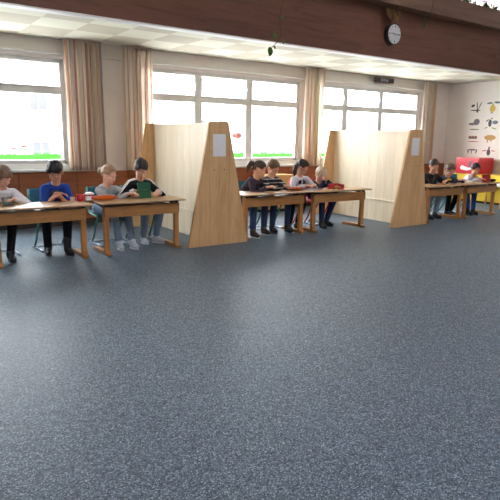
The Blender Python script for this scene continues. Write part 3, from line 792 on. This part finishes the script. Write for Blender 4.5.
g = thing('box', 'red open box on the desk in front of the navy jacket', 'box', (6.36, 6.52, TZ)); g.rotation_euler = (0, 0, R(-2))
for nm, a in (('side', (-.12, -.112, -.07, .07, .006, .075)), ('side', (.112, .12, -.07, .07, .006, .075)), ('back', (-.112, .112, .062, .07, .006, .085)), ('front', (-.112, .112, -.07, -.062, .006, .03)), ('bottom', (-.12, .12, -.07, .07, 0, .006))):
    lpart(MB().box(*a), nm, RED, g, bevel=.001)
CARDC = [plain('yellow_card', srgb(232, 206, 80), .5), plain('green_card', srgb(120, 170, 70), .5), plain('cream_card', srgb(238, 226, 190), .5)]
cdn = ['yellow', 'green', 'cream']
for i in range(6):
    c = MB().box(-.025, .025, -.02, .02, 0, .004).build('card', CARDC[i % 3]); c.location = (6.36-.085+.033*i, 6.535-.012*(i % 2), TZ+.03); c.rotation_euler = (R(38), 0, R(8*i-20))
    tag(c, '%s game card standing in the red box, number %s from its left end' % (cdn[i % 3], ['one', 'two', 'three', 'four', 'five', 'six'][i]), 'card', 'game cards in the red box')
for i in range(3):
    c = MB().box(-.025, .025, -.018, .018, 0, .006).build('card', CARDC[i]); c.location = (6.13+.07*i, 6.415-.01*(i % 2), TZ); c.rotation_euler = (0, 0, .4*i)
    tag(c, '%s game card lying flat on the desk before the red box' % cdn[i], 'card', 'game cards lying on the desk')
# row three
for i, (x, y, z) in enumerate([(8.86, 6.30, 0), (8.98, 6.24, 0), (8.92, 6.22, .0), (9.14, 6.24, 0)]):
    o = MB().box(-.035, .035, -.012, .012, 0, .016).build('wooden_block', DESK, bevel=.002); o.location = (x, y, TZ+z); o.rotation_euler = (0, 0, i*.7)
    tag(o, 'small brown wooden block on the desk right of the far divider', 'block', 'wooden blocks on the far desk')
g = thing('book', 'red book standing upright on the right-edge desk before the white shirt', 'book', (10.31, 6.20, TZ)); g.rotation_euler = (R(-8), 0, R(-20))
lpart(MB().box(-.1, .1, -.004, 0, 0, .15), 'cover', RED, g); lpart(MB().box(-.095, .095, .001, .012, .003, .146), 'pages', PAPER, g); lpart(MB().box(-.1, .1, .013, .017, 0, .15), 'back_cover', RED, g)
g = thing('pencil_case', 'black pencil case right of the upright red book', 'pencil case', (10.56, 6.22, TZ))
mb = MB(); mb.ell((0, 0, .03), (.12, .045, .03), None, 3)
for v in mb.bm.verts: v.co.z = max(v.co.z, .001)
lpart(mb, 'pouch', BLACK, g); lpart(MB().tube([(-.09, 0, .052), (0, 0, .061), (.09, 0, .052)], .003, 6), 'zip', STEEL, g)

# ---------------------------------------------------------------- furniture along the walls
g = thing('cabinet', 'low light-wood cabinet under the window behind the striped sweater', 'cabinet', (6.78, 8.82, 0))
lpart(MB().box(-.38, .38, -.18, .2, .06, .74), 'body', LIGHTWOOD, g, bevel=.004); lpart(MB().box(-.40, .40, -.2, .2, .741, .765), 'top', LIGHTWOOD, g, bevel=.004); lpart(MB().box(-.36, .36, -.15, .18, 0, .06), 'plinth', DARKMETAL, g)
for sg in (-1, 1):
    d = lpart(MB().box(min(sg*.005, sg*.375), max(sg*.005, sg*.375), -.198, -.181, .075, .73), 'door', LIGHTWOOD, g, bevel=.003)
    lpart(MB().cyl((sg*.04, -.22, .45), (sg*.04, -.198, .45), .012, seg=14), 'knob', STEEL, d)
REDL = plain('red_lacquer', srgb(205, 38, 52), .3, 0, .6, .05); YEL = plain('yellow_lacquer', srgb(232, 196, 52), .35, 0, .5, .05)
g = thing('cabinet', 'red wall-corner cabinet with a white emblem, on top of the yellow cabinet', 'cabinet', (12.26, 7.62, .70))
lpart(MB().box(0, .64, 0, .64, 0, .40), 'body', REDL, g, bevel=.006)
lpart(MB().box(-.016, -.001, .02, .62, .02, .38), 'door', REDL, g, bevel=.004)
mb = MB()
mb.prism([(.5, .14), (.46, .10), (.30, .08), (.20, .11), (.14, .17), (.26, .15), (.36, .18), (.46, .21)], -.021, -.0165, 'YZ')
lpart(mb, 'emblem', WHITE, g); lpart(MB().prism([(.22, .19), (.27, .18), (.25, .31), (.2, .34), (.19, .3)], -.021, -.0165, 'YZ'), 'emblem_figure', plain('slate_print', srgb(90, 92, 120), .5), g)
g = thing('cabinet', 'yellow low cabinet standing against the poster wall under the red one', 'cabinet', (12.26, 6.30, 0))
lpart(MB().box(0, .64, 0, 2.0, .05, .695), 'body', YEL, g, bevel=.006); lpart(MB().box(.03, .62, .02, 1.98, 0, .05), 'plinth', DARKMETAL, g)
for i in range(3):
    d = lpart(MB().box(-.016, -.001, .02+i*.655, .665+i*.655, .08, .66), 'door', YEL, g, bevel=.003); lpart(MB().cyl((-.04, .1+i*.655, .4), (-.017, .1+i*.655, .4), .012, seg=12), 'knob', STEEL, d)
o = MB().box(11.5, 12.22, 6.5, 7.34, .50, .535); g = thing('table', 'white low table beside the yellow cabinet at the right edge', 'table', (11.86, 6.92, 0))
o.build('tabletop', WHITE, g, bevel=.005)
for x in (11.56, 12.16):
    for y in (6.56, 7.28): MB().cyl((x, y, 0), (x, y, .50), .022).build('leg', LIGHTWOOD, g)

# ---------------------------------------------------------------- posters on the right wall
INK = [plain('ink_black', srgb(84, 80, 84), .7), plain('ink_yellow', srgb(214, 184, 96), .7), plain('ink_brown', srgb(140, 104, 90), .7), plain('ink_violet', srgb(124, 112, 124), .7), plain('ink_tan', srgb(190, 148, 88), .7), plain('ink_red', srgb(204, 110, 124), .7), plain('ink_blue', srgb(110, 124, 140), .7), plain('ink_green', srgb(150, 150, 110), .7)]
POSTER = plain('poster_paper', srgb(240, 233, 222), .7, 0, .3, .02, 8)
def poster(y0, y1, z0, z1, label, marks):
    root = thing('poster', label, 'poster', (XR-.001, (y0+y1)/2, z0), 'animal posters on the end wall')
    MB().box(XR-.006, XR-.0002, y0, y1, z0, z1).build('sheet', POSTER, root)
    by = {}
    for (ink, u, v, ru, rv, an) in marks: by.setdefault(ink, []).append((u, v, ru, rv, an))
    for ink, ms in by.items():
        mb = MB(); w, h = y1-y0, z1-z0
        for (u, v, ru, rv, an) in ms:            # u from the left as seen (larger y = left)
            cy, cz = y1-u*w, z0+(1-v)*h; pts = []
            for k in range(18):
                t = 2*math.pi*k/18; a, b_ = ru*w*math.cos(t), rv*h*math.sin(t)
                pts.append((cy-(a*math.cos(an)-b_*math.sin(an)), cz+a*math.sin(an)+b_*math.cos(an)))
            mb.prism(pts, XR-.0085-.0004*(len(by)), XR-.0058, 'YZ')
        mb.build('motif', INK[ink], root)
RZ = [(2.19, 2.52), (1.78, 2.11), (1.42, 1.70), (1.11, 1.38)]
CA, CB = (8.06, 8.45), (7.60, 7.99)
P = [('black antlered creature on a branch', [(0, .25, .35, .13, .1, .4), (0, .55, .4, .035, .33, .1), (0, .75, .35, .03, .3, -.4), (0, .45, .7, .38, .045, 0), (0, .6, .75, .07, .14, 0)]),
     ('winged yellow creature', [(6, .25, .2, .2, .07, .1), (6, .75, .17, .2, .08, -.1), (1, .48, .62, .2, .26, 0), (1, .48, .36, .07, .14, 0), (2, .45, .93, .1, .03, 0)]),
     ('dark violet snail-like creature', [(3, .62, .35, .22, .24, .3), (3, .3, .5, .24, .1, 0), (7, .5, .92, .36, .05, 0)]),
     ('dark bug with many legs', [(0, .4, .45, .12, .28, 0), (0, .2, .25, .12, .04, .7), (6, .75, .4, .2, .14, 0), (7, .7, .85, .2, .04, -.3), (7, .15, .8, .12, .04, .4), (0, .5, .1, .05, .05, 0)]),
     ('brown caterpillar', [(2, .25, .35, .12, .14, 0), (2, .45, .35, .12, .14, 0), (2, .65, .35, .12, .14, 0), (5, .5, .72, .42, .04, 0)]),
     ('tan hedgehog-like creature', [(4, .5, .35, .4, .24, 0), (4, .35, .68, .05, .12, 0), (4, .6, .64, .04, .1, 0)]),
     ('grey spider-like creature', [(3, .5, .35, .3, .08, 0), (3, .2, .5, .05, .2, .3), (3, .8, .5, .05, .2, -.3), (3, .45, .55, .03, .2, 0)]),
     ('dark beetle with red wings', [(0, .5, .55, .13, .3, 0), (0, .52, .15, .06, .14, 0), (5, .2, .4, .17, .06, .2), (5, .8, .4, .14, .05, -.2)])]
for i in range(8):
    (z0, z1), (y0, y1) = RZ[i//2], (CA, CB)[i % 2]
    poster(y0, y1, z0, z1, 'wall poster showing a ' + P[i][0], P[i][1])
poster(7.14, 7.53, 1.11, 1.38, 'wall poster with a small grey bird, above the white low table', [(6, .4, .5, .14, .22, 0), (6, .2, .3, .08, .08, 0)])

# ---------------------------------------------------------------- clock, sign, hanging plants
g = thing('wall_clock', 'round white wall clock on the dark brown balcony front', 'clock', (7.53, 6.58, 3.275))
lpart(MB().cyl((0, 0, 0), (0, -.085, 0), .172, .168, 48), 'case', plain('dark_clock_case', srgb(52, 44, 40), .5), g)
lpart(MB().cyl((0, -.086, 0), (0, -.094, 0), .155, .155, 48), 'dial', plain('dial_white', srgb(226, 228, 232), .4, 0, .5, .02), g)
mb = MB()
for k in range(12):
    a = k*math.pi/6; r0, r1 = (.105, .14) if k % 3 == 0 else (.122, .14)
    mb.tube([(math.sin(a)*r0, -.096, math.cos(a)*r0), (math.sin(a)*r1, -.096, math.cos(a)*r1)], .006 if k % 3 == 0 else .0035, 6)
lpart(mb, 'hour_marks', BLACK, g)
lpart(MB().tube([(.02, -.099, 0), (-.085, -.099, .012)], .0045, 6), 'hour_hand', BLACK, g); lpart(MB().tube([(-.02, -.102, 0), (.12, -.102, .003)], .0035, 6), 'minute_hand', BLACK, g)
g = thing('sign', 'small dark sign with pale lettering above the far window', 'sign', (10.2, YW-.1, 2.84))
lpart(MB().box(-.34, .34, 0, .025, 0, .115), 'board', plain('dark_sign_board', srgb(58, 48, 42), .5), g, bevel=.003)
mb = MB()
for x, w1, z0, z1 in ((-.11, .03, .03, .088), (-.065, .012, .03, .088), (-.03, .04, .04, .088), (.03, .012, .03, .088), (.065, .04, .03, .075), (.11, .012, .03, .088)):
    mb.box(x, x+w1, -.003, .001, z0, z1)
lpart(mb, 'lettering', plain('pale_lettering', srgb(196, 186, 190), .5), g)

LEAF = [plain('leaf_green', srgb(72, 108, 46), .5, 0, .4, .2, 20), plain('leaf_dark', srgb(54, 84, 44), .5, 0, .4, .2, 20), plain('dry_leaf', srgb(128, 100, 62), .7, 0, .3, .2, 20)]
STEM = plain('vine_stem', srgb(84, 72, 48), .7)
def leaf(mb, p, d, n, size):
    d = d.normalized(); n = (n-d*n.dot(d)).normalized(); sd = d.cross(n)
    out = [(0, 0), (.32, .12), (.5, .4), (.36, .75), (0, 1.05), (-.36, .75), (-.5, .4), (-.32, .12)]
    vs = [mb.bm.verts.new(p+(d*b+sd*a+n*(.12*abs(a)))*size) for a, b in out]
    c = mb.bm.verts.new(p+d*.5*size-n*.02*size)
    for i in range(8): mb.bm.faces.new((vs[i], vs[(i+1) % 8], c)).smooth = True
def vine(pts, leaves, label, m, name='hanging_vine'):
    root = thing(name, label, 'plant', pts[0], 'plants trailing from the balcony')
    MB().tube(pts, .005, 6).build('stem', STEM, root)
    for p, d, sz in leaves:
        mb = MB(); leaf(mb, V(p), V(d), V((.3, -1, .2)), sz)
        o = mb.build('leaf', m, root); o.modifiers.new('s', 'SOLIDIFY').thickness = .002
vine([(5.02, 6.44, 3.97), (5.02, 6.33, 4.0), (5.01, 6.335, 3.6), (4.98, 6.42, 3.2), (5.0, 6.40, 2.95), (4.95, 6.42, 2.86), (4.84, 6.42, 2.76)],
     [((5.0, 6.40, 3.22), (.3, 0, -1), .06), ((4.90, 6.41, 2.98), (-.4, 0, -1), .09), ((4.88, 6.41, 2.95), (.3, 0, -1), .07), ((5.02, 6.40, 2.90), (.4, 0, -1), .07), ((4.82, 6.41, 2.78), (-.1, 0, -1), .13), ((4.89, 6.42, 2.80), (.5, 0, -.8), .05), ((5.01, 6.35, 3.55), (.6, 0, -1), .06)],
     'thin green trailing vine hanging over the balcony front to the ceiling edge', LEAF[0])
random.seed(5)
vine([(7.46, 6.45, 3.96), (7.46, 6.33, 4.0), (7.45, 6.34, 3.8), (7.44, 6.45, 3.6), (7.43, 6.47, 3.48)],
     [((7.28+.05*i, 6.46, 3.66-.04*(i % 3)), (.1*(i % 3-1), 0, -1), .12) for i in range(7)], 'dry brownish plant trailing above the wall clock', LEAF[2])
vine([(8.3, 6.45, 3.96), (8.3, 6.33, 4.0), (8.29, 6.34, 3.75), (8.28, 6.46, 3.55), (8.26, 6.47, 3.45)],
     [((8.22+.05*(i % 2), 6.45, 3.7-.05*i), (.3*(-1)**i, 0, -1), .08) for i in range(5)], 'small dark trailing plant right of the wall clock', LEAF[1])
VIOLET = plain('violet_petal', srgb(160, 120, 190), .6)
for i in range(15):
    x = 6.3+i*.34; root = thing('potted_plant', 'leafy plant with violet flowers in the planter on top of the balcony', 'plant', (x, 6.49, 3.95), 'plants in the balcony planter')
    mb = MB(); fl = MB()
    for k in range(34):
        a = random.random()*6.28; e = random.uniform(.3, 1.4); d = V((math.cos(a)*math.cos(e), math.sin(a)*math.cos(e)*.6, math.sin(e)))
        p = V((x, 6.49, 3.95))+d*random.uniform(.02, .16); leaf(mb, p, d, V((0, -.6, .6)), random.uniform(.05, .1))
        if k % 6 == 0: fl.ell(V((x, 6.49, 3.95))+d*.22, (.02, .02, .02), None, 1)
    o = mb.build('foliage', LEAF[i % 2], root); fl.build('blossom', VIOLET, root)
    MB().tube([(x, 6.49, 3.945), (x, 6.49, 4.1)], .006, 6).build('stem', STEM, root)

# ---------------------------------------------------------------- light, world, camera
w = bpy.data.worlds.new('World'); S.world = w; w.use_nodes = True
nt = w.node_tree; bg = nt.nodes['Background']
tc = nt.nodes.new('ShaderNodeTexCoord'); sep = nt.nodes.new('ShaderNodeSeparateXYZ'); nt.links.new(tc.outputs['Generated'], sep.inputs[0])
rp = nt.nodes.new('ShaderNodeValToRGB'); rp.color_ramp.elements[0].position = .0; rp.color_ramp.elements[0].color = (.95, .96, 1, 1)
rp.color_ramp.elements[1].position = 1; rp.color_ramp.elements[1].color = (.80, .88, 1, 1)
nt.links.new(sep.outputs['Z'], rp.inputs['Fac']); nt.links.new(rp.outputs['Color'], bg.inputs['Color']); bg.inputs['Strength'].default_value = 19.0

cam = bpy.data.cameras.new('Camera'); co = bpy.data.objects.new('Camera', cam); COL.objects.link(co); S.camera = co
RM = Matrix(((0.81905625, 0.10637094, -0.56376599), (-0.57350886, 0.1780317, -0.7996201), (0.01531187, 0.97825862, 0.20682265)))
co.matrix_world = Matrix.Translation((0, 0, 1.5)) @ RM.to_4x4()
cam.sensor_width = 36; cam.lens = 530/500*36; cam.clip_start = .05; cam.clip_end = 300

vs = S.view_settings; S.display_settings.display_device = 'sRGB'
vs.view_transform = 'Standard'; vs.look = 'None'; vs.gamma = 1; vs.use_curve_mapping = False; vs.exposure = 0
S.cycles.max_bounces = 8; S.cycles.diffuse_bounces = 5; S.cycles.use_denoising = True; S.cycles.caustics_reflective = False
